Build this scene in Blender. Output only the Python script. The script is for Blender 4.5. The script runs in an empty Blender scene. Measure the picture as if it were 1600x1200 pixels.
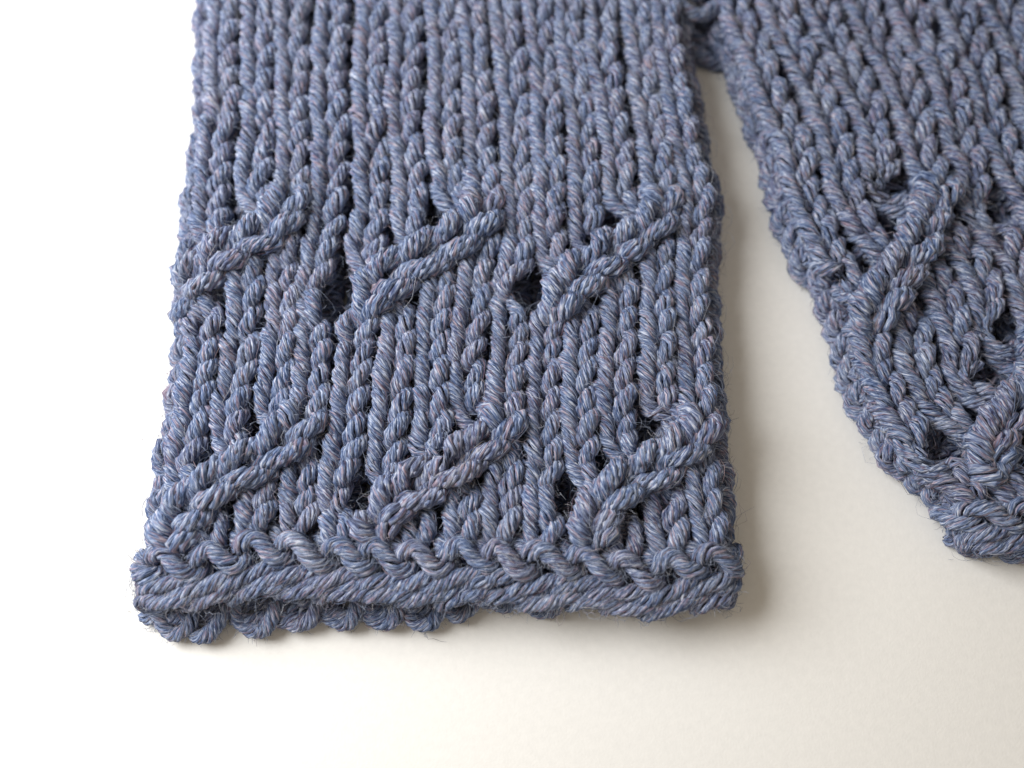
import bpy, math
import numpy as np
rng = np.random.default_rng(7)
sc = bpy.context.scene
COL = sc.collection
# ------------------------------------------------------------------ camera (1 unit = 1 cm)
TILT = math.radians(17.0); DIST = 13.5; TANH = math.tan(math.radians(30.0))
FWD = np.array([0, math.sin(TILT), -math.cos(TILT)])
UPV = np.array([0, math.cos(TILT), math.sin(TILT)])
RGT = np.array([1.0, 0, 0])
TARGET = np.array([0, 0, 0.5])
CAM = TARGET - FWD * DIST
cd = bpy.data.cameras.new('camera')
cd.sensor_width = 36; cd.lens = 18 / TANH
cd.clip_start = 0.1; cd.clip_end = 1000
cam = bpy.data.objects.new('camera', cd); COL.objects.link(cam)
cam.location = CAM; cam.rotation_euler = (TILT, 0, 0)
sc.camera = cam
cd.dof.use_dof = True; cd.dof.focus_distance = 12.9; cd.dof.aperture_fstop = 0.08
# ------------------------------------------------------------------ light
w = bpy.data.worlds.new('World'); sc.world = w; w.use_nodes = True
bg = w.node_tree.nodes['Background']
bg.inputs[0].default_value = (1.0, 0.865, 0.71, 1); bg.inputs[1].default_value = 0.35
ld = bpy.data.lights.new('window_light', 'AREA'); ld.shape = 'RECTANGLE'
ld.size = 17; ld.size_y = 17; ld.energy = 11600; ld.color = (0.985, 0.985, 1.0)
lo = bpy.data.objects.new('window_light', ld); COL.objects.link(lo)
LP = np.array([-18.0, 5.0, 16.5]); lo.location = LP
from mathutils import Vector
lo.rotation_euler = Vector((0 - LP[0], 0 - LP[1], 0 - LP[2])).to_track_quat('-Z', 'Y').to_euler()
vs = sc.view_settings
vs.view_transform = 'Standard'; vs.look = 'None'; vs.exposure = 0; vs.gamma = 1
sc.cycles.max_bounces = 6; sc.cycles.diffuse_bounces = 4

def px2w(px, py, z):
    """point of the plane at height z that the picture shows at px, py (1600 x 1200)"""
    px = np.asarray(px, float); py = np.asarray(py, float)
    d = FWD + ((px - 800) / 800 * TANH)[..., None] * RGT + ((600 - py) / 800 * TANH)[..., None] * UPV
    t = (z - CAM[2]) / d[..., 2]
    return CAM + d * t[..., None]

def w2px(P):
    d = P - CAM
    zc = d @ FWD
    return 800 + 800 * (d @ RGT) / zc / TANH, 600 - 800 * (d @ UPV) / zc / TANH

# ------------------------------------------------------------------ materials
def new_mat(name):
    m = bpy.data.materials.new(name); m.use_nodes = True
    return m, m.node_tree.nodes, m.node_tree.links

def yarn_material():
    m, n, l = new_mat('heather_wool')
    b = n['Principled BSDF']
    b.inputs['Roughness'].default_value = 1.0
    b.inputs['Specular IOR Level'].default_value = 0.05
    b.inputs['Sheen Weight'].default_value = 0.04
    b.inputs['Sheen Roughness'].default_value = 0.5
    co = n.new('ShaderNodeAttribute'); co.attribute_name = 'yarn_co'
    tint = n.new('ShaderNodeAttribute'); tint.attribute_name = 'fibre_tint'
    n1 = n.new('ShaderNodeTexNoise'); n1.inputs['Scale'].default_value = 1.0
    n1.inputs['Detail'].default_value = 3; n1.inputs['Roughness'].default_value = 0.6
    l.new(co.outputs['Vector'], n1.inputs['Vector'])
    r1 = n.new('ShaderNodeValToRGB'); e = r1.color_ramp.elements
    cols = [(0.335, (0.006, 0.010, 0.028)), (0.425, (0.050, 0.077, 0.158)), (0.51, (0.134, 0.179, 0.296)),
            (0.585, (0.278, 0.330, 0.448)), (0.66, (0.565, 0.590, 0.650))]
    while len(e) < len(cols): e.new(0.5)
    for i, (p, c) in enumerate(cols): e[i].position = p; e[i].color = (*c, 1)
    l.new(n1.outputs['Fac'], r1.inputs['Fac'])
    # mauve and rust flecks of the heather
    ad = n.new('ShaderNodeVectorMath'); ad.operation = 'ADD'; ad.inputs[1].default_value = (31.7, 12.3, 54.1)
    l.new(co.outputs['Vector'], ad.inputs[0])
    n2 = n.new('ShaderNodeTexNoise'); n2.inputs['Scale'].default_value = 0.55; n2.inputs['Detail'].default_value = 2
    l.new(ad.outputs[0], n2.inputs['Vector'])
    r2 = n.new('ShaderNodeValToRGB'); r2.color_ramp.elements[0].position = 0.56; r2.color_ramp.elements[1].position = 0.64
    r2.color_ramp.elements[1].color = (0.75, 0.75, 0.75, 1)
    l.new(n2.outputs['Fac'], r2.inputs['Fac'])
    r3 = n.new('ShaderNodeValToRGB'); r3.color_ramp.elements[0].position = 0.30; r3.color_ramp.elements[1].position = 0.72
    r3.color_ramp.elements[0].color = (0.085, 0.045, 0.070, 1); r3.color_ramp.elements[1].color = (0.48, 0.36, 0.385, 1)
    l.new(n1.outputs['Fac'], r3.inputs['Fac'])
    mx = n.new('ShaderNodeMix'); mx.data_type = 'RGBA'
    l.new(r2.outputs['Color'], mx.inputs['Factor']); l.new(r1.outputs['Color'], mx.inputs['A']); l.new(r3.outputs['Color'], mx.inputs['B'])
    m2 = n.new('ShaderNodeMix'); m2.data_type = 'RGBA'
    l.new(tint.outputs['Alpha'], m2.inputs['Factor']); l.new(mx.outputs['Result'], m2.inputs['A']); l.new(tint.outputs['Color'], m2.inputs['B'])
    l.new(m2.outputs['Result'], b.inputs['Base Color'])
    bp = n.new('ShaderNodeBump'); bp.inputs['Strength'].default_value = 0.5; bp.inputs['Distance'].default_value = 0.012
    l.new(n1.outputs['Fac'], bp.inputs['Height']); l.new(bp.outputs['Normal'], b.inputs['Normal'])
    return m

def paper_material():
    m, n, l = new_mat('white_paper')
    b = n['Principled BSDF']; b.inputs['Roughness'].default_value = 0.9; b.inputs['Specular IOR Level'].default_value = 0.15
    tc = n.new('ShaderNodeTexCoord')
    nz = n.new('ShaderNodeTexNoise'); nz.inputs['Scale'].default_value = 9; nz.inputs['Detail'].default_value = 6
    l.new(tc.outputs['Object'], nz.inputs['Vector'])
    r = n.new('ShaderNodeValToRGB'); r.color_ramp.elements[0].position = 0.3; r.color_ramp.elements[1].position = 0.7
    r.color_ramp.elements[0].color = (0.775, 0.768, 0.732, 1); r.color_ramp.elements[1].color = (0.812, 0.803, 0.764, 1)
    l.new(nz.outputs['Fac'], r.inputs['Fac']); l.new(r.outputs['Color'], b.inputs['Base Color'])
    n2 = n.new('ShaderNodeTexNoise'); n2.inputs['Scale'].default_value = 26; n2.inputs['Detail'].default_value = 4
    l.new(tc.outputs['Object'], n2.inputs['Vector'])
    bp = n.new('ShaderNodeBump'); bp.inputs['Strength'].default_value = 0.25; bp.inputs['Distance'].default_value = 0.01
    l.new(n2.outputs['Fac'], bp.inputs['Height']); l.new(bp.outputs['Normal'], b.inputs['Normal'])
    return m
WOOL = yarn_material(); PAPER = paper_material()

# ------------------------------------------------------------------ setting: the paper it lies on
def paper_sheet():
    s = 60.0; t = 0.05
    v = [(-s, -s, -t), (s, -s, -t), (s, s, -t), (-s, s, -t), (-s, -s, 0), (s, -s, 0), (s, s, 0), (-s, s, 0)]
    f = [(0, 3, 2, 1), (4, 5, 6, 7), (0, 1, 5, 4), (1, 2, 6, 5), (2, 3, 7, 6), (3, 0, 4, 7)]
    me = bpy.data.meshes.new('tabletop'); me.from_pydata(v, [], f); me.materials.append(PAPER)
    o = bpy.data.objects.new('tabletop', me); COL.objects.link(o); o['kind'] = 'structure'
    o['label'] = 'smooth white paper surface under both knitted cuffs'; o['category'] = 'tabletop'
paper_sheet()

# ------------------------------------------------------------------ yarn
def nrm(a): return a / np.maximum(np.linalg.norm(a, axis=-1, keepdims=True), 1e-9)

def spline(ctrl, N):
    """Catmull-Rom through (S,K,3) control points -> (S,N,3)"""
    S, K, _ = ctrl.shape
    c = np.concatenate([2 * ctrl[:, :1] - ctrl[:, 1:2], ctrl, 2 * ctrl[:, -1:] - ctrl[:, -2:-1]], 1)
    t = np.linspace(0, K - 1 - 1e-6, N); i = t.astype(int); f = (t - i)[None, :, None]
    p0, p1, p2, p3 = c[:, i], c[:, i + 1], c[:, i + 2], c[:, i + 3]
    return 0.5 * (2 * p1 + (p2 - p0) * f + (2 * p0 - 5 * p1 + 4 * p2 - p3) * f ** 2 + (3 * p1 - p0 - 3 * p2 + p3) * f ** 3)

def frames(P):
    T = np.gradient(P, axis=1); T = nrm(T)
    A = np.zeros_like(P)
    ref = np.where(np.abs(T[:, :1, 2:3]) > 0.9, np.array([[[1.0, 0, 0]]]), np.array([[[0, 0, 1.0]]]))
    a = nrm(ref[:, 0] - (ref[:, 0] * T[:, 0]).sum(-1, keepdims=True) * T[:, 0]); A[:, 0] = a
    for k in range(1, P.shape[1]):
        a = nrm(a - (a * T[:, k]).sum(-1, keepdims=True) * T[:, k]); A[:, k] = a
    return T, A, np.cross(T, A)

PALETTE = np.array([(0.085, 0.125, 0.235), (0.165, 0.21, 0.32), (0.27, 0.31, 0.41), (0.43, 0.45, 0.51), (0.20, 0.125, 0.165),
                    (0.36, 0.27, 0.29), (0.025, 0.033, 0.07), (0.47, 0.44, 0.42)])
PALW = np.array([0.18, 0.23, 0.18, 0.10, 0.08, 0.05, 0.14, 0.04])

def tube_faces(nt, N, sides, start):
    """quads of nt open tubes of N rings, verts ordered (tube, ring, side)"""
    t, r, s = np.meshgrid(np.arange(nt), np.arange(N - 1), np.arange(sides), indexing='ij')
    b = start + t * N * sides
    s2 = (s + 1) % sides
    return np.stack([b + r * sides + s, b + r * sides + s2, b + (r + 1) * sides + s2, b + (r + 1) * sides + s], -1).reshape(-1, 4)

def yarn_batch(ctrl, R, N=36, plies=6, sides=5, fibres=24, fly=5, nap=0, pitch=0.68, twist=-1.0, eyelets=()):
    """ctrl (S,K,3) -> verts (S,V,3), faces (F,4), yarn_co (S,V,3), tint (S,V,4)"""
    S = ctrl.shape[0]
    R = np.broadcast_to(np.asarray(R, float).reshape(-1, 1), (S, 1))
    P = spline(ctrl, N)
    if eyelets:                                            # yarn drawn aside to the rim of each eyelet
        for it in range(4):
            x, y = w2px(P); mx = np.zeros_like(x); my = np.zeros_like(y)
            for hx, hy, r in eyelets:
                ax, ay = x - hx, y - hy; d = np.hypot(ax, ay) + 1e-3
                q = (0.62 if it else 0.98) * r
                f = (np.sqrt(d * d + q * q) - d) / d * np.exp(-(d / (3.0 * r)) ** 4)
                if it: f = np.where(d < 1.15 * r, (1.15 * r - d) / d * 0.7, 0)
                mx += ax * f; my += ay * f
            P[..., 0] += 0.0095 * mx; P[..., 1] -= 0.0099 * my
            mv = (np.hypot(mx, my) > 2.0)[..., None]
            Ps = P.copy(); Ps[:, 1:-1] = 0.25 * P[:, :-2] + 0.5 * P[:, 1:-1] + 0.25 * P[:, 2:]
            if it < 3: P = np.where(mv, Ps, P)
    # small irregularity of the spun yarn
    T, A, B = frames(P)
    seg = np.linalg.norm(np.diff(P, axis=1), axis=-1)
    s = np.concatenate([np.zeros((S, 1)), np.cumsum(seg, 1)], 1)                   # (S,N)
    thick = R * (1 + 0.14 * np.sin(s * 5.0 + rng.uniform(0, 6.28, (S, 1))) * rng.uniform(0, 1, (S, 1)))
    end = np.ones(N); end[0] = end[-1] = 0.35
    thick = thick * end
    ph0 = rng.uniform(0, 2 * math.pi, (S, 1))
    # plies
    k = np.arange(plies)
    ang = ph0[:, :, None] + 2 * math.pi * k[None, :, None] / plies + twist * 2 * math.pi * s[:, None, :] / pitch
    ang = ang + 0.18 * rng.standard_normal((S, plies, 1))
    rc = thick[:, None, :] * (0.68 + 0.05 * rng.standard_normal((S, plies, 1)))
    C = P[:, None] + rc[..., None] * (np.cos(ang)[..., None] * A[:, None] + np.sin(ang)[..., None] * B[:, None])   # (S,p,N,3)
    Tp = nrm(np.gradient(C, axis=2))
    O = nrm(C - P[:, None]); O = nrm(O - (O * Tp).sum(-1, keepdims=True) * Tp); Q = np.cross(Tp, O)
    rp = thick[:, None, :] * (0.335 + 0.03 * rng.standard_normal((S, plies, 1)))
    th = 2 * math.pi * np.arange(sides) / sides
    V1 = C[:, :, :, None] + rp[..., None, None] * (np.cos(th)[:, None] * O[:, :, :, None] + np.sin(th)[:, None] * Q[:, :, :, None])
    nv1 = plies * N * sides
    off = rng.uniform(0, 400, (S, plies, 3))
    co = np.empty((S, plies, N, sides, 3))
    co[..., 0] = (s[:, None, :, None] / 0.075) + off[..., 0][:, :, None, None]
    co[..., 1] = np.cos(th) * 2.7 + off[..., 1][:, :, None, None]
    co[..., 2] = np.sin(th) * 2.7 + off[..., 2][:, :, None, None]
    tint = np.zeros((S, plies, N, sides, 4))
    ci = rng.choice(len(PALETTE), (S, plies), p=PALW)
    mood = PALETTE[rng.choice(6, S, p=[0.26, 0.26, 0.16, 0.06, 0.16, 0.10])][:, None]
    tint[..., :3] = (0.45 * PALETTE[ci] + 0.55 * mood)[:, :, None, None]; tint[..., 3] = 0.15
    Vs = [V1.reshape(S, nv1, 3)]; Cs = [co.reshape(S, nv1, 3)]; Ts = [tint.reshape(S, nv1, 4)]
    faces = [tube_faces(plies, N, sides, 0)]
    # loose fibres of the wool: lying along the strand, standing off it, and a short nap
    nv = nv1; sid = np.arange(S)[:, None, None]
    th3 = 2 * math.pi * np.arange(3) / 3
    for kind, nf, M in (('lie', fibres, 6), ('fly', fly, 8), ('nap', nap, 4)):
        if not nf: continue
        x = np.linspace(0, 1, M)
        a0 = rng.uniform(0.03, 0.9, (S, nf, 1))
        ln = {'lie': rng.uniform(0.06, 0.22, (S, nf, 1)), 'fly': rng.uniform(0.06, 0.25, (S, nf, 1)), 'nap': np.zeros((S, nf, 1))}[kind]
        tt = np.clip(a0 + ln * x, 0, 1) * (N - 1)
        i0 = np.minimum(tt.astype(int), N - 2); fr = (tt - i0)[..., None]
        def at(X): return X[sid, i0] * (1 - fr) + X[sid, i0 + 1] * fr
        Pc, Ac, Bc = at(P), nrm(at(A)), nrm(at(B)); s_ = at(s[..., None])[..., 0]; thk = np.broadcast_to(R[:, :, None], s_.shape)
        fa = rng.uniform(0, 6.28, (S, nf, 1)) + twist * 2 * math.pi * s_ / pitch * rng.uniform(0.0, 1.3, (S, nf, 1))
        if kind == 'lie': lift = rng.uniform(0.0, 0.10, (S, nf, 1)) * np.sin(math.pi * x); wan = 0.30
        elif kind == 'fly': lift = rng.uniform(0.2, 1.5, (S, nf, 1)) * np.where(rng.random((S, nf, 1)) < 0.55, x ** 1.4, np.sin(math.pi * x)); wan = 0.9
        else: lift = rng.uniform(0.12, 0.75, (S, nf, 1)) * x; wan = 0.45
        rad = thk * (1.0 + lift)
        fa = fa + wan * np.cumsum(rng.standard_normal((S, nf, M)) * 0.22, -1)
        F = Pc + rad[..., None] * (np.cos(fa)[..., None] * Ac + np.sin(fa)[..., None] * Bc)
        if kind == 'nap': F = F + nrm(rng.standard_normal((S, nf, 1, 3))) * (rng.uniform(0.03, 0.10, (S, nf, 1)) * x)[..., None]
        F = F + {'lie': 0.006, 'fly': 0.022, 'nap': 0.008}[kind] * np.cumsum(rng.standard_normal((S, nf, M, 3)), 2)
        Tf = nrm(np.gradient(F, axis=2)); r0 = nrm(np.cross(Tf, np.array([0.31, 0.52, 0.8]))); r1 = np.cross(Tf, r0)
        wd = {'lie': rng.uniform(0.0024, 0.0044, (S, nf, 1)), 'fly': np.full((S, nf, 1), 0.0026), 'nap': np.full((S, nf, 1), 0.0027)}[kind] * (1 - 0.6 * np.abs(2 * x - 1) ** 3)
        V2 = F[:, :, :, None] + wd[..., None, None] * (np.cos(th3)[:, None] * r0[:, :, :, None] + np.sin(th3)[:, None] * r1[:, :, :, None])
        nv2 = nf * M * 3
        Vs.append(V2.reshape(S, nv2, 3)); Cs.append(np.zeros((S, nv2, 3)))
        t2 = np.ones((S, nf, M, 3, 4)); t2[..., :3] = PALETTE[rng.choice(len(PALETTE), (S, nf), p=PALW)][:, :, None, None]
        if kind != 'lie': t2[..., :3] = t2[..., :3] * 0.6 + np.array([0.15, 0.16, 0.18])
        Ts.append(t2.reshape(S, nv2, 4)); faces.append(tube_faces(nf, M, 3, nv)); nv += nv2
    return np.concatenate(Vs, 1), np.concatenate(faces), np.concatenate(Cs, 1), np.concatenate(Ts, 1)

def mesh_from(name, V, Fq, co, tint):
    me = bpy.data.meshes.new(name)
    me.vertices.add(len(V)); me.vertices.foreach_set('co', np.ascontiguousarray(V, np.float32).ravel())
    me.loops.add(Fq.size); me.loops.foreach_set('vertex_index', np.ascontiguousarray(Fq, np.int32).ravel())
    me.polygons.add(len(Fq)); me.polygons.foreach_set('loop_start', np.arange(0, Fq.size, 4, dtype=np.int32))
    a = me.attributes.new('yarn_co', 'FLOAT_VECTOR', 'POINT'); a.data.foreach_set('vector', np.ascontiguousarray(co, np.float32).ravel())
    a = me.attributes.new('fibre_tint', 'FLOAT_COLOR', 'POINT'); a.data.foreach_set('color', np.ascontiguousarray(tint, np.float32).ravel())
    me.polygons.foreach_set('use_smooth', np.ones(len(Fq), bool))
    me.materials.append(WOOL); me.update(calc_edges=True)
    return me

def add_obj(name, me, parent):
    o = bpy.data.objects.new(name, me); COL.objects.link(o)
    if parent is not None:
        o.parent = parent; o.matrix_parent_inverse = ORIGIN_INV[parent.name]
    return o
ORIGIN_INV = {}
def add_empty(name, loc, parent=None):
    o = bpy.data.objects.new(name, None); COL.objects.link(o); o.empty_display_size = 0.3
    from mathutils import Matrix
    if parent is None: o.location = loc; ORIGIN_INV[o.name] = Matrix.Translation(-Vector(loc))
    else: o.parent = parent; ORIGIN_INV[o.name] = ORIGIN_INV[parent.name]
    return o

def joined(V, F, C, T):
    S, n = V.shape[:2]
    Fj = (F[None] + (np.arange(S) * n)[:, None, None]).reshape(-1, 4)
    return V.reshape(-1, 3), Fj, C.reshape(-1, 3), T.reshape(-1, 4)

def smooth(x): x = np.clip(x, 0, 1); return x * x * (3 - 2 * x)

# ------------------------------------------------------------------ a flattened knitted tube
class Cuff:
    """u counts wales across the front, v counts rows up from the edge"""
    ZMID, RAD = 0.47, 0.32
    HOLES = (); LOOPS = (); firm = False
    def px(self, u, v):
        """fabric point on the picture, with the fabric drawn aside round each eyelet"""
        x, y = self.px0(u, v); x = np.array(x, float); y = np.array(y, float)
        if self.firm: return x, y
        dx = np.zeros_like(x); dy = np.zeros_like(y)
        for hx, hy, r in self.HOLES:
            r = r * 0.65; ax, ay = x - hx, y - hy; d = np.hypot(ax, 1.45 * ay) + 1e-6
            f = r * np.exp(-(d / (1.25 * r + 11)) ** 2) * np.minimum(d / 3.0, 1) / d
            dx += ax * f; dy += 1.1 * ay * f
        return x + dx, y + dy
    def surf(self, u, v):
        u = np.asarray(u, float); v = np.asarray(v, float)
        uc = np.clip(u, 0, self.ncol - 1)
        px, py = self.px(uc, v)
        flare = smooth(-v / 2.2)
        P = px2w(px, py, self.ZMID + self.RAD)
        qx, qy = self.px(uc + 0.05, v); e = nrm(px2w(qx, qy, self.ZMID + self.RAD) - P)
        a = (u - uc) * self.W / self.RAD
        zz = np.array([0, 0, 1.0])
        puff = self.puff(uc, v)
        out = P + e * (self.RAD * np.sin(a))[..., None] + zz * (self.RAD * (np.cos(a) - 1) + puff)[..., None]
        n = nrm(e * np.sin(a)[..., None] + zz * np.cos(a)[..., None])
        return out, n
    def puff(self, u, v):
        return 0.035 * np.sin(u * 0.9 + 0.4) * np.sin(v * 0.55 + 1) - 0.10 * smooth(1 - (v + 2.4) / 2.6)
    KC = 3
    def travel(self, v, v0, v1):
        t = np.clip((v - v0) / (v1 - v0), 0, 1)
        return 0.62 * t + 0.38 * t * t * (3 - 2 * t) - 0.055 * np.sin(2 * math.pi * t)
    def wale_u(self, wid, v):
        """column position and lift of wale wid at row v: one wale travels three columns over its neighbours, which step back one"""
        u = np.full(np.shape(v), float(wid)); lift = np.zeros(np.shape(v)); cur = wid; K = self.KC
        for (v0, v1, starts) in self.cables:
            for p in starts:
                if cur == p:
                    u = u + K * self.travel(v, v0, v1)
                    m = np.clip((v - v0 + 0.4) / (v1 - v0 + 0.9), 0, 1); lift = lift + 0.125 * np.sin(math.pi * m) ** 0.6
                    cur += K; break
                elif p + 1 <= cur <= p + K:
                    i = cur - p
                    tc = v0 + (v1 - v0) * (i - 0.35) / K
                    u = u - smooth((v - tc + 1.15) / 2.3)
                    lift = lift - 0.075 * np.exp(-((v - tc) / 0.9) ** 2)
                    cur -= 1; break
        lift = np.where(lift > 0, lift * (0.25 + 0.75 * smooth(np.minimum(u + 0.4, self.ncol - 0.6 - u) / 1.2)), lift)
        return u, lift
    def crossing(self, wid, v):
        """(band, start) of the cable this travelling wale is crossing at row v, or None"""
        cur = wid
        for b, (v0, v1, starts) in enumerate(self.cables):
            for p in starts:
                if cur == p:
                    if v0 - 0.4 <= v + 0.5 <= v1 + 0.3: return (b, p)
                    cur += self.KC; break
                elif p + 1 <= cur <= p + self.KC:
                    cur -= 1; break
        return None
    def place(self, wid, j, dv, loc):
        """local (x, y, z) stitch points -> world; wid, j arrays (S,), loc (S,K,3)"""
        S, K, _ = loc.shape
        out = np.empty((S, K, 3))
        for i in range(S):
            v = j[i] + loc[i, :, 1] * dv[i]; self.firm = bool(dv[i] < 1)
            d = 0.12
            u, lf = self.wale_u(wid[i], v); ua, _ = self.wale_u(wid[i], v - d); ub, _ = self.wale_u(wid[i], v + d)
            P, n = self.surf(u, v); Pa, _ = self.surf(ua, v - d); Pb, _ = self.surf(ub, v + d)
            T = nrm(Pb - Pa); lat = nrm(np.cross(T, n))
            P2, _ = self.surf(u + 0.1, v); P1, _ = self.surf(u - 0.1, v)
            wl = ((P2 - P1) / 0.2 * lat).sum(-1)
            wl = np.maximum(wl, np.where(lf > 0.012, 1.34, 0.72) * self.W)
            self.firm = False
            out[i] = P + lat * (loc[i, :, 0] * wl)[:, None] + n * (lf + loc[i, :, 2] * self.R)[:, None]
        return out

KNIT = np.array([(-.50, -.15, -1.7), (-.30, -.24, -1.6), (-.19, -.04, -.6), (-.205, .28, .30), (-.25, .70, .55), (-.285, 1.08, .22),
                 (-.24, 1.42, -.9), (0, 1.55, -1.7), (.28, 1.42, -.9), (.37, 1.02, .30), (.27, .62, .70), (.15, .25, .35),
                 (.09, -.06, -.6), (.22, -.26, -1.6), (.5, -.15, -1.7)])

def in_view(P, m=40):
    x, y = w2px(P); return bool(((x > -m) & (x < 1600 + m) & (y > -m) & (y < 1200 + m)).any())

def knit_cuff(cf, label, group, lod):
    base = cf.surf(np.array(cf.ncol / 2), np.array(8.0))[0]
    root = add_empty('knitted_cuff', (float(base[0]), float(base[1]), 0.0))
    root['label'] = label; root['category'] = 'knitted cuff'; root['group'] = group
    parts = {}
    def part(key, name):
        if key not in parts: parts[key] = add_empty(name, None, root)
        return parts[key]
    # ---- front stitches
    ids = []
    for c in range(-1, cf.ncol + 1):
        v = 0.0
        while v < cf.rows:
            d = 0.80 if cf.crossing(c, v) else 1.0
            ids.append((c, v, d)); v += d
    wid = np.array([i[0] for i in ids]); jj = np.array([i[1] for i in ids], float); dv = np.array([i[2] for i in ids])
    iscable = dv < 1
    S = len(ids)
    loc = np.repeat(KNIT[None], S, 0)
    jit = rng.standard_normal((S, len(KNIT), 3)) * np.array([0.022, 0.036, 0.11])
    loc = loc + jit
    loc[:, :, 0] *= (1 + 0.05 * rng.standard_normal((S, 1)))
    loc[:, :, 1] += 0.05 * rng.standard_normal((S, 1))
    loc[:, :, 2] += 0.16 * rng.standard_normal((S, 1))
    loc[:, 3:12, 0] += 0.028 * rng.standard_normal((S, 1))
    # stitches of the travelling wale open into a wider V
    k = iscable[:, None]
    vx = np.array([-.20, -.16, -.08, -.10, -.19, -.27, -.24, 0, .28, .36, .26, .12, .06, .12, .2])
    vz = np.array([-1.7, -1.5, -.6, .50, 1.30, 1.00, -.5, -1.6, -.6, .70, 1.05, .30, -.7, -1.5, -1.7])
    loc[:, :, 0] = np.where(k, vx + loc[:, :, 0] - KNIT[:, 0], loc[:, :, 0]); loc[:, :, 2] = np.where(k, vz + loc[:, :, 2] - KNIT[:, 2], loc[:, :, 2])
    ctrl = cf.place(wid, jj, dv, loc)
    Rr = cf.R * (1 + 0.04 * rng.standard_normal(S))
    Rr = Rr * np.where(iscable, 1.32, 1.0)
    vis = np.array([in_view(c) for c in ctrl])
    near = np.array([in_view(c, 170) for c in ctrl])
    front = vis & (wid >= 0) & (wid < cf.ncol)
    V, F, Cc, T = yarn_batch(ctrl[front], Rr[front], eyelets=cf.HOLES, **lod)
    order = np.nonzero(front & ~iscable)[0]; order = order[np.argsort(-jj[order], kind='stable')]
    far = set(order[:max(0, len(order) - 298)].tolist())          # the farthest ones, cut by the frame, as one part
    if far:
        sel = np.array([i in far for i in np.nonzero(front)[0]])
        o = add_obj('farthest_stitches', mesh_from('farthest_stitches', *joined(V[sel], F, Cc[sel], T[sel])), root); o['kind'] = 'stuff'
    for k, i in enumerate(np.nonzero(front)[0]):
        if i in far: continue
        cr = cf.crossing(wid[i], jj[i])
        if cr is not None: p = part(('c',) + cr, 'cable'); nm = 'cable_stitch'
        else: p = part(('w', wid[i]), 'knit_column'); nm = 'knit_stitch'
        add_obj(nm, mesh_from(nm, V[k], F, Cc[k], T[k]), p)
    for side in (-1, cf.ncol):
        sel = near & (wid == side)
        if sel.any():
            o = add_obj('side_column', mesh_from('side_column', *joined(*yarn_batch(ctrl[sel], Rr[sel], **dict(lod, fly=lod['fly'] * 2, nap=int(lod['nap'] * 1.4))))), root); o['kind'] = 'stuff'
    rest = near & ~vis & (wid >= 0) & (wid < cf.ncol)
    if rest.any():
        o = add_obj('outer_stitches', mesh_from('outer_stitches', *joined(*yarn_batch(ctrl[rest], Rr[rest], N=26, plies=5, sides=4, fibres=0, fly=0))), root); o['kind'] = 'stuff'
    # ---- cast-on edge: a row of purl bumps above a slanting chain
    bump = np.array([(-.62, .30, -1.4), (-.46, .05, -.5), (-.34, -.42, .2), (-.22, -.30, .75), (-.02, -.16, 1.0), (.20, -.38, 1.05), (.36, -.72, .95),
                     (.55, -.98, .8), (.74, -1.02, .4), (.86, -.86, -.5), (.9, -.5, -1.4)])
    slant = np.array([(-.98, -1.86, -1.3), (-.86, -1.82, -.5), (-.70, -1.76, .2), (-.48, -1.66, .35), (-.22, -1.55, .42), (.05, -1.44, .42), (.30, -1.32, .35),
                      (.52, -1.20, .25), (.70, -1.08, -.3), (.82, -1.0, -.9), (.9, -.9, -1.5)])
    low = np.array([(-.85, -2.16, -1.6), (-.72, -2.14, -.8), (-.55, -2.12, -.3), (-.36, -2.07, .0), (-.12, -2.01, .12), (.12, -1.95, .15), (.36, -1.88, .05),
                    (.56, -1.82, -.2), (.72, -1.76, -.6), (.84, -1.72, -1.1), (.95, -1.65, -1.7)])
    items = []
    for c in range(-1, cf.ncol + 1):
        items.append(('edge_bump', c, bump)); items.append(('edge_strand', c, slant)); items.append(('edge_loop', c + 0.35, low))
    L = np.stack([i[2] for i in items]); L = L + rng.standard_normal(L.shape) * np.array([0.02, 0.03, 0.09])
    L[:, :, 0] += 0.05 * rng.standard_normal((len(items), 1)); L[:, :, 1] += 0.05 * rng.standard_normal((len(items), 1))
    cc = np.empty(L.shape)
    for i, it in enumerate(items):
        P, n = cf.surf(it[1] + L[i, :, 0], L[i, :, 1]); cc[i] = P + n * (L[i, :, 2] * cf.R)[:, None]
    keep = np.array([in_view(c, 120) for c in cc])
    lod2 = dict(lod); lod2['fibres'] = int(lod['fibres'] * 1.3); lod2['fly'] = int(lod['fly'] * 2.2); lod2['nap'] = int(lod['nap'] * 1.5)
    if keep.any():
        V, F, Cc, T = yarn_batch(cc[keep], np.where([items[i][0] == 'edge_bump' for i in np.nonzero(keep)[0]], cf.R * 1.0, cf.R * 0.90), **lod2)
        p = part('edge', 'cast_on_edge')
        for k, i in enumerate(np.nonzero(keep)[0]):
            add_obj(items[i][0], mesh_from(items[i][0], V[k], F, Cc[k], T[k]), p)
    # ---- back layer of the tube, seen only under the edge and through the holes
    bi = [(c, j) for c in range(0, cf.ncol) for j in range(-1, cf.rows)]
    bc = []
    for c, j in bi:
        u = c + KNIT[:, 0]; v = j + KNIT[:, 1]
        px, py = cf.px0(np.clip(u, -0.3, cf.ncol - 0.7), v)
        P = px2w(px, py, cf.ZMID + cf.RAD); P[:, 2] = 0.16 - 0.10 * KNIT[:, 2] * cf.R / 0.12 * 0.6; bc.append(P)
    bc = np.array(bc); kb = np.array([in_view(c, 150) for c in bc])
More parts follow.
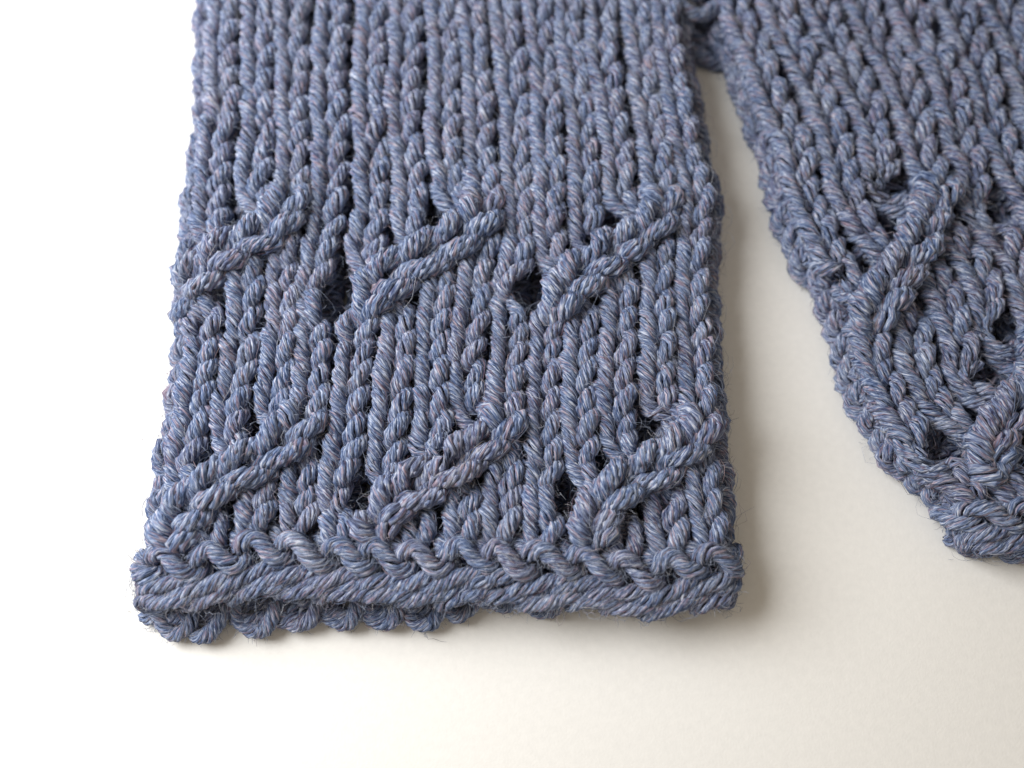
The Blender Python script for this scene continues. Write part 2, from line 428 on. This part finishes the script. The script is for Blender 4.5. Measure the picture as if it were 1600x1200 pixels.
    o = add_obj('back_panel', mesh_from('back_panel', *joined(*yarn_batch(bc[kb], cf.R * 1.05, N=18, plies=4, sides=4, fibres=0, fly=0))), root); o['kind'] = 'stuff'
    ub = np.array([(-.62, -1.5, .12), (-.56, -2.0, .10), (-.46, -2.45, .06), (-.30, -2.92, .01), (-.08, -3.15, .01), (.14, -3.12, .03), (.32, -2.88, .08), (.44, -2.35, .13),
                   (.48, -1.9, .10), (.40, -1.5, .06), (.2, -1.3, .05)])
    inner = np.array([0, -0.30, -0.06]) + np.array([(-.8, -2.05, .0), (-.62, -2.2, .03), (-.44, -2.32, .05), (-.25, -2.36, .06), (-.05, -2.34, .06), (.15, -2.28, .06), (.33, -2.2, .06), (.5, -2.1, .05),
                      (.65, -2.0, .03), (.78, -1.9, .0), (.9, -1.8, -.02)])
    bc = []
    for c in range(0, cf.ncol):
      for shape in (ub, inner, inner + np.array([0.4, 0.45, 0.02])):
        L = shape + rng.standard_normal(ub.shape) * np.array([.03, .05, .008]); L[:, 1] += 0.18 * rng.standard_normal() + cf.back_drop(c); L[:, 0] += 0.1 * rng.standard_normal()
        px, py = cf.px0(np.clip(c + L[:, 0], -0.9, cf.ncol - 0.1), L[:, 1])
        P = px2w(px, py, cf.ZMID + cf.RAD); P[:, 2] = 0.15 + L[:, 2]; bc.append(P)
    bc = np.array(bc); kb = np.array([in_view(c, 120) for c in bc])
    if kb.any():
        V, F, Cc, T = yarn_batch(bc[kb], cf.R * 0.85, **lod)
        p = part('back_edge', 'back_edge')
        for k in range(len(V)): add_obj('edge_loop', mesh_from('edge_loop', V[k], F, Cc[k], T[k]), p)
    # ---- side opening loop, plus strands added to darken the gap, where the two cuffs meet at the top of the picture
    loops = []
    for pts in cf.LOOPS:
        a = np.array(pts, float); P = np.empty((len(a), 3))
        for i, (x, y, z) in enumerate(a): P[i] = px2w(x, y, z)
        loops.append(P)
    if loops:
        V, F, Cc, T = yarn_batch(np.array(loops), cf.R * 1.05, **lod)
        p = part('opening', 'opening_and_shade_strands')
        for k in range(len(V)): add_obj('edge_loop', mesh_from('edge_loop', V[k], F, Cc[k], T[k]), p)
    return root

class LeftCuff(Cuff):
    ncol, rows, W, R = 14, 26, 0.56, 0.131
    LOOPS = (((1052,-18,.55),(1060,4,0.70),(1078,20,0.72),(1100,22,0.64),(1119,8,0.54),(1128,-18,.35),(1124,-40,.15)),
             ((1048,-52,.55),(1056,-30,0.74),(1074,-14,0.76),(1096,-12,0.68),(1115,-26,0.58),(1124,-52,.35),(1120,-74,.15)),  # unseen loops above the frame, added to shade the gap
             ((1042,-88,.55),(1050,-66,0.74),(1068,-50,0.76),(1090,-48,0.68),(1109,-62,0.58),(1118,-88,.35),(1114,-110,.15)),
             ((1068,-6,0.20),(1082,8,0.14),(1096,17,0.09),(1110,22,0.07),(1124,19,0.07),(1138,10,0.09),(1150,-2,0.14)),  # low strands from here on, laid in the gap to darken it
             ((1071,20,0.20),(1085,34,0.14),(1099,43,0.09),(1113,48,0.07),(1127,45,0.07),(1141,36,0.09),(1153,24,0.14)),
             ((1074,46,0.20),(1088,60,0.14),(1102,69,0.09),(1116,74,0.07),(1130,71,0.07),(1144,62,0.09),(1156,50,0.14)),
             ((1077,72,0.20),(1091,86,0.14),(1105,95,0.09),(1119,100,0.07),(1133,97,0.07),(1147,88,0.09),(1159,76,0.14)))
    cables = [(0.8, 4.9, (0, 5, 10)), (9.0, 13.5, (-1, 4, 9))]
    YS = np.array([-150, 20, 330, 560, 850, 990.0])
    XS = np.array([
        [337, 395, 448, 504, 566, 618, 670, 719, 772, 823, 868, 915, 966, 1005],
        [332, 391, 444, 500, 562, 615, 672, 721, 774, 825, 872, 921, 974, 1017],
        [314, 376, 438, 497, 561, 620, 685, 739, 795, 844, 897, 953, 1016, 1066],
        [300, 359, 418, 471, 537, 600, 660, 716, 777, 835, 888, 942, 1005, 1066],
        [250, 314, 379, 443, 508, 572, 637, 701, 766, 830, 895, 960, 1026, 1090],
        [224, 294, 364, 432, 500, 567, 634, 700, 766, 832, 899, 966, 1033, 1098.]]) + 15
    HOLES = ((528, 466, 31), (826, 456, 30), (567, 786, 23), (882, 777, 25), (602, 428, 15), (686, 398, 11), (920, 381, 16), (966, 347, 12),
             (690, 708, 16), (637, 745, 12), (738, 655, 14), (1028, 660, 16), (992, 712, 12), (936, 730, 12), (306, 729, 13), (466, 395, 8), (345, 830, 8))
    def px0(self, u, v):
        y = 853 - 41 * v + 0.12 * v * v
        u = np.asarray(u, float)
        i = np.clip(np.floor(u).astype(int), 0, 12); f = u - i
        k = np.clip(np.searchsorted(self.YS, y) - 1, 0, len(self.YS) - 2); g = (y - self.YS[k]) / (self.YS[k + 1] - self.YS[k])
        x = (self.XS[k, i] * (1 - f) + self.XS[k, i + 1] * f) * (1 - g) + (self.XS[k + 1, i] * (1 - f) + self.XS[k + 1, i + 1] * f) * g
        hem = smooth(1 - v / 3); y = y + hem * (-7 * np.exp(-((u - 2.2) / 1.6) ** 2) + 9 * np.sin((u - 8.5) * 0.42) + 4 * np.sin(u * 1.1 + 2) + 3 * np.sin(u * 2.3)) + 2.0 * np.sin(u * 1.3 + v * 0.4)
        return x + 2.5 * np.sin(v * 0.8 + u * 0.7) + 1.8 * np.sin(v * 0.37 + u * 2.1) + 1.2 * np.sin(v * 1.5 + u * 1.9), y + 2.2 * np.sin(u * 1.9 + v * 0.9)
    def back_drop(self, c): return (0.15 if c < 1 else -0.22 if c < 4 else 0.02) + max(0, (c - 5)) * 0.2

class RightCuff(Cuff):
    ncol, rows, W, R = 12, 25, 0.59, 0.136
    ZMID, RAD = 0.38, 0.25
    cables = [(1.8, 6.2, (1, 6)), (8.3, 12.9, (0, 5))]
    E = np.array([(1522, 872), (1508, 836), (1476, 784), (1400, 716), (1338, 634), (1318, 560), (1296, 490), (1250, 420), (1213, 330), (1194, 240), (1147, 150), (1110, 60), (1100, 0), (1090, -70), (1040, -150), (1010, -230.)])
    ANG = np.array([4, 3, 0, -6, -11, -14, -16, -18, -20, -21, -22, -22, -22, -22, -22, -22.])
    sE = None
    HOLES = ((1390, 295, 22), (1557, 331, 25), (1563, 520, 24), (1463, 704, 27), (1338, 381, 12), (1308, 435, 17), (1518, 590, 17))
    def px0(self, u, v):
        if self.sE is None:
            d = np.concatenate([[0], np.cumsum(np.linalg.norm(np.diff(self.E, axis=0), axis=1))])
            self.sE = (d - d[2]) / 38.0
            self.vv = np.linspace(-4, 30, 400)
            kk = np.exp(-np.linspace(-2, 2, 31) ** 2); kk /= kk.sum()
            def sm(a): return np.convolve(np.pad(np.interp(self.vv, self.sE, a), 15, mode='edge'), kk, 'valid')
            self.ex, self.ey, self.an = sm(self.E[:, 0]), sm(self.E[:, 1]), np.radians(sm(self.ANG))
        v = np.asarray(v, float)
        ex, ey, an = np.interp(v, self.vv, self.ex), np.interp(v, self.vv, self.ey), np.interp(v, self.vv, self.an)
        d = (np.asarray(u, float) + 0.74) * 62.5
        return ex + d * np.cos(an) + 2.5 * np.sin(v * 0.7 + u) + 1.8 * np.sin(v * 0.41 + u * 2.3) + 1.2 * np.sin(v * 1.6 + u * 1.7), ey + d * np.sin(an) + 2.5 * np.sin(u * 1.1 + v * .5)
    def back_drop(self, c): return 0.9

knit_cuff(LeftCuff(), 'blue grey heather knitted cuff lying upright with its whole lower edge in view', 'pair of knitted cuffs',
          dict(N=28, plies=7, sides=5, fibres=20, fly=12, nap=52))
knit_cuff(RightCuff(), 'blue grey heather knitted cuff slanting out of the picture past the bare wedge of paper', 'pair of knitted cuffs',
          dict(N=26, plies=6, sides=5, fibres=18, fly=4, nap=26))
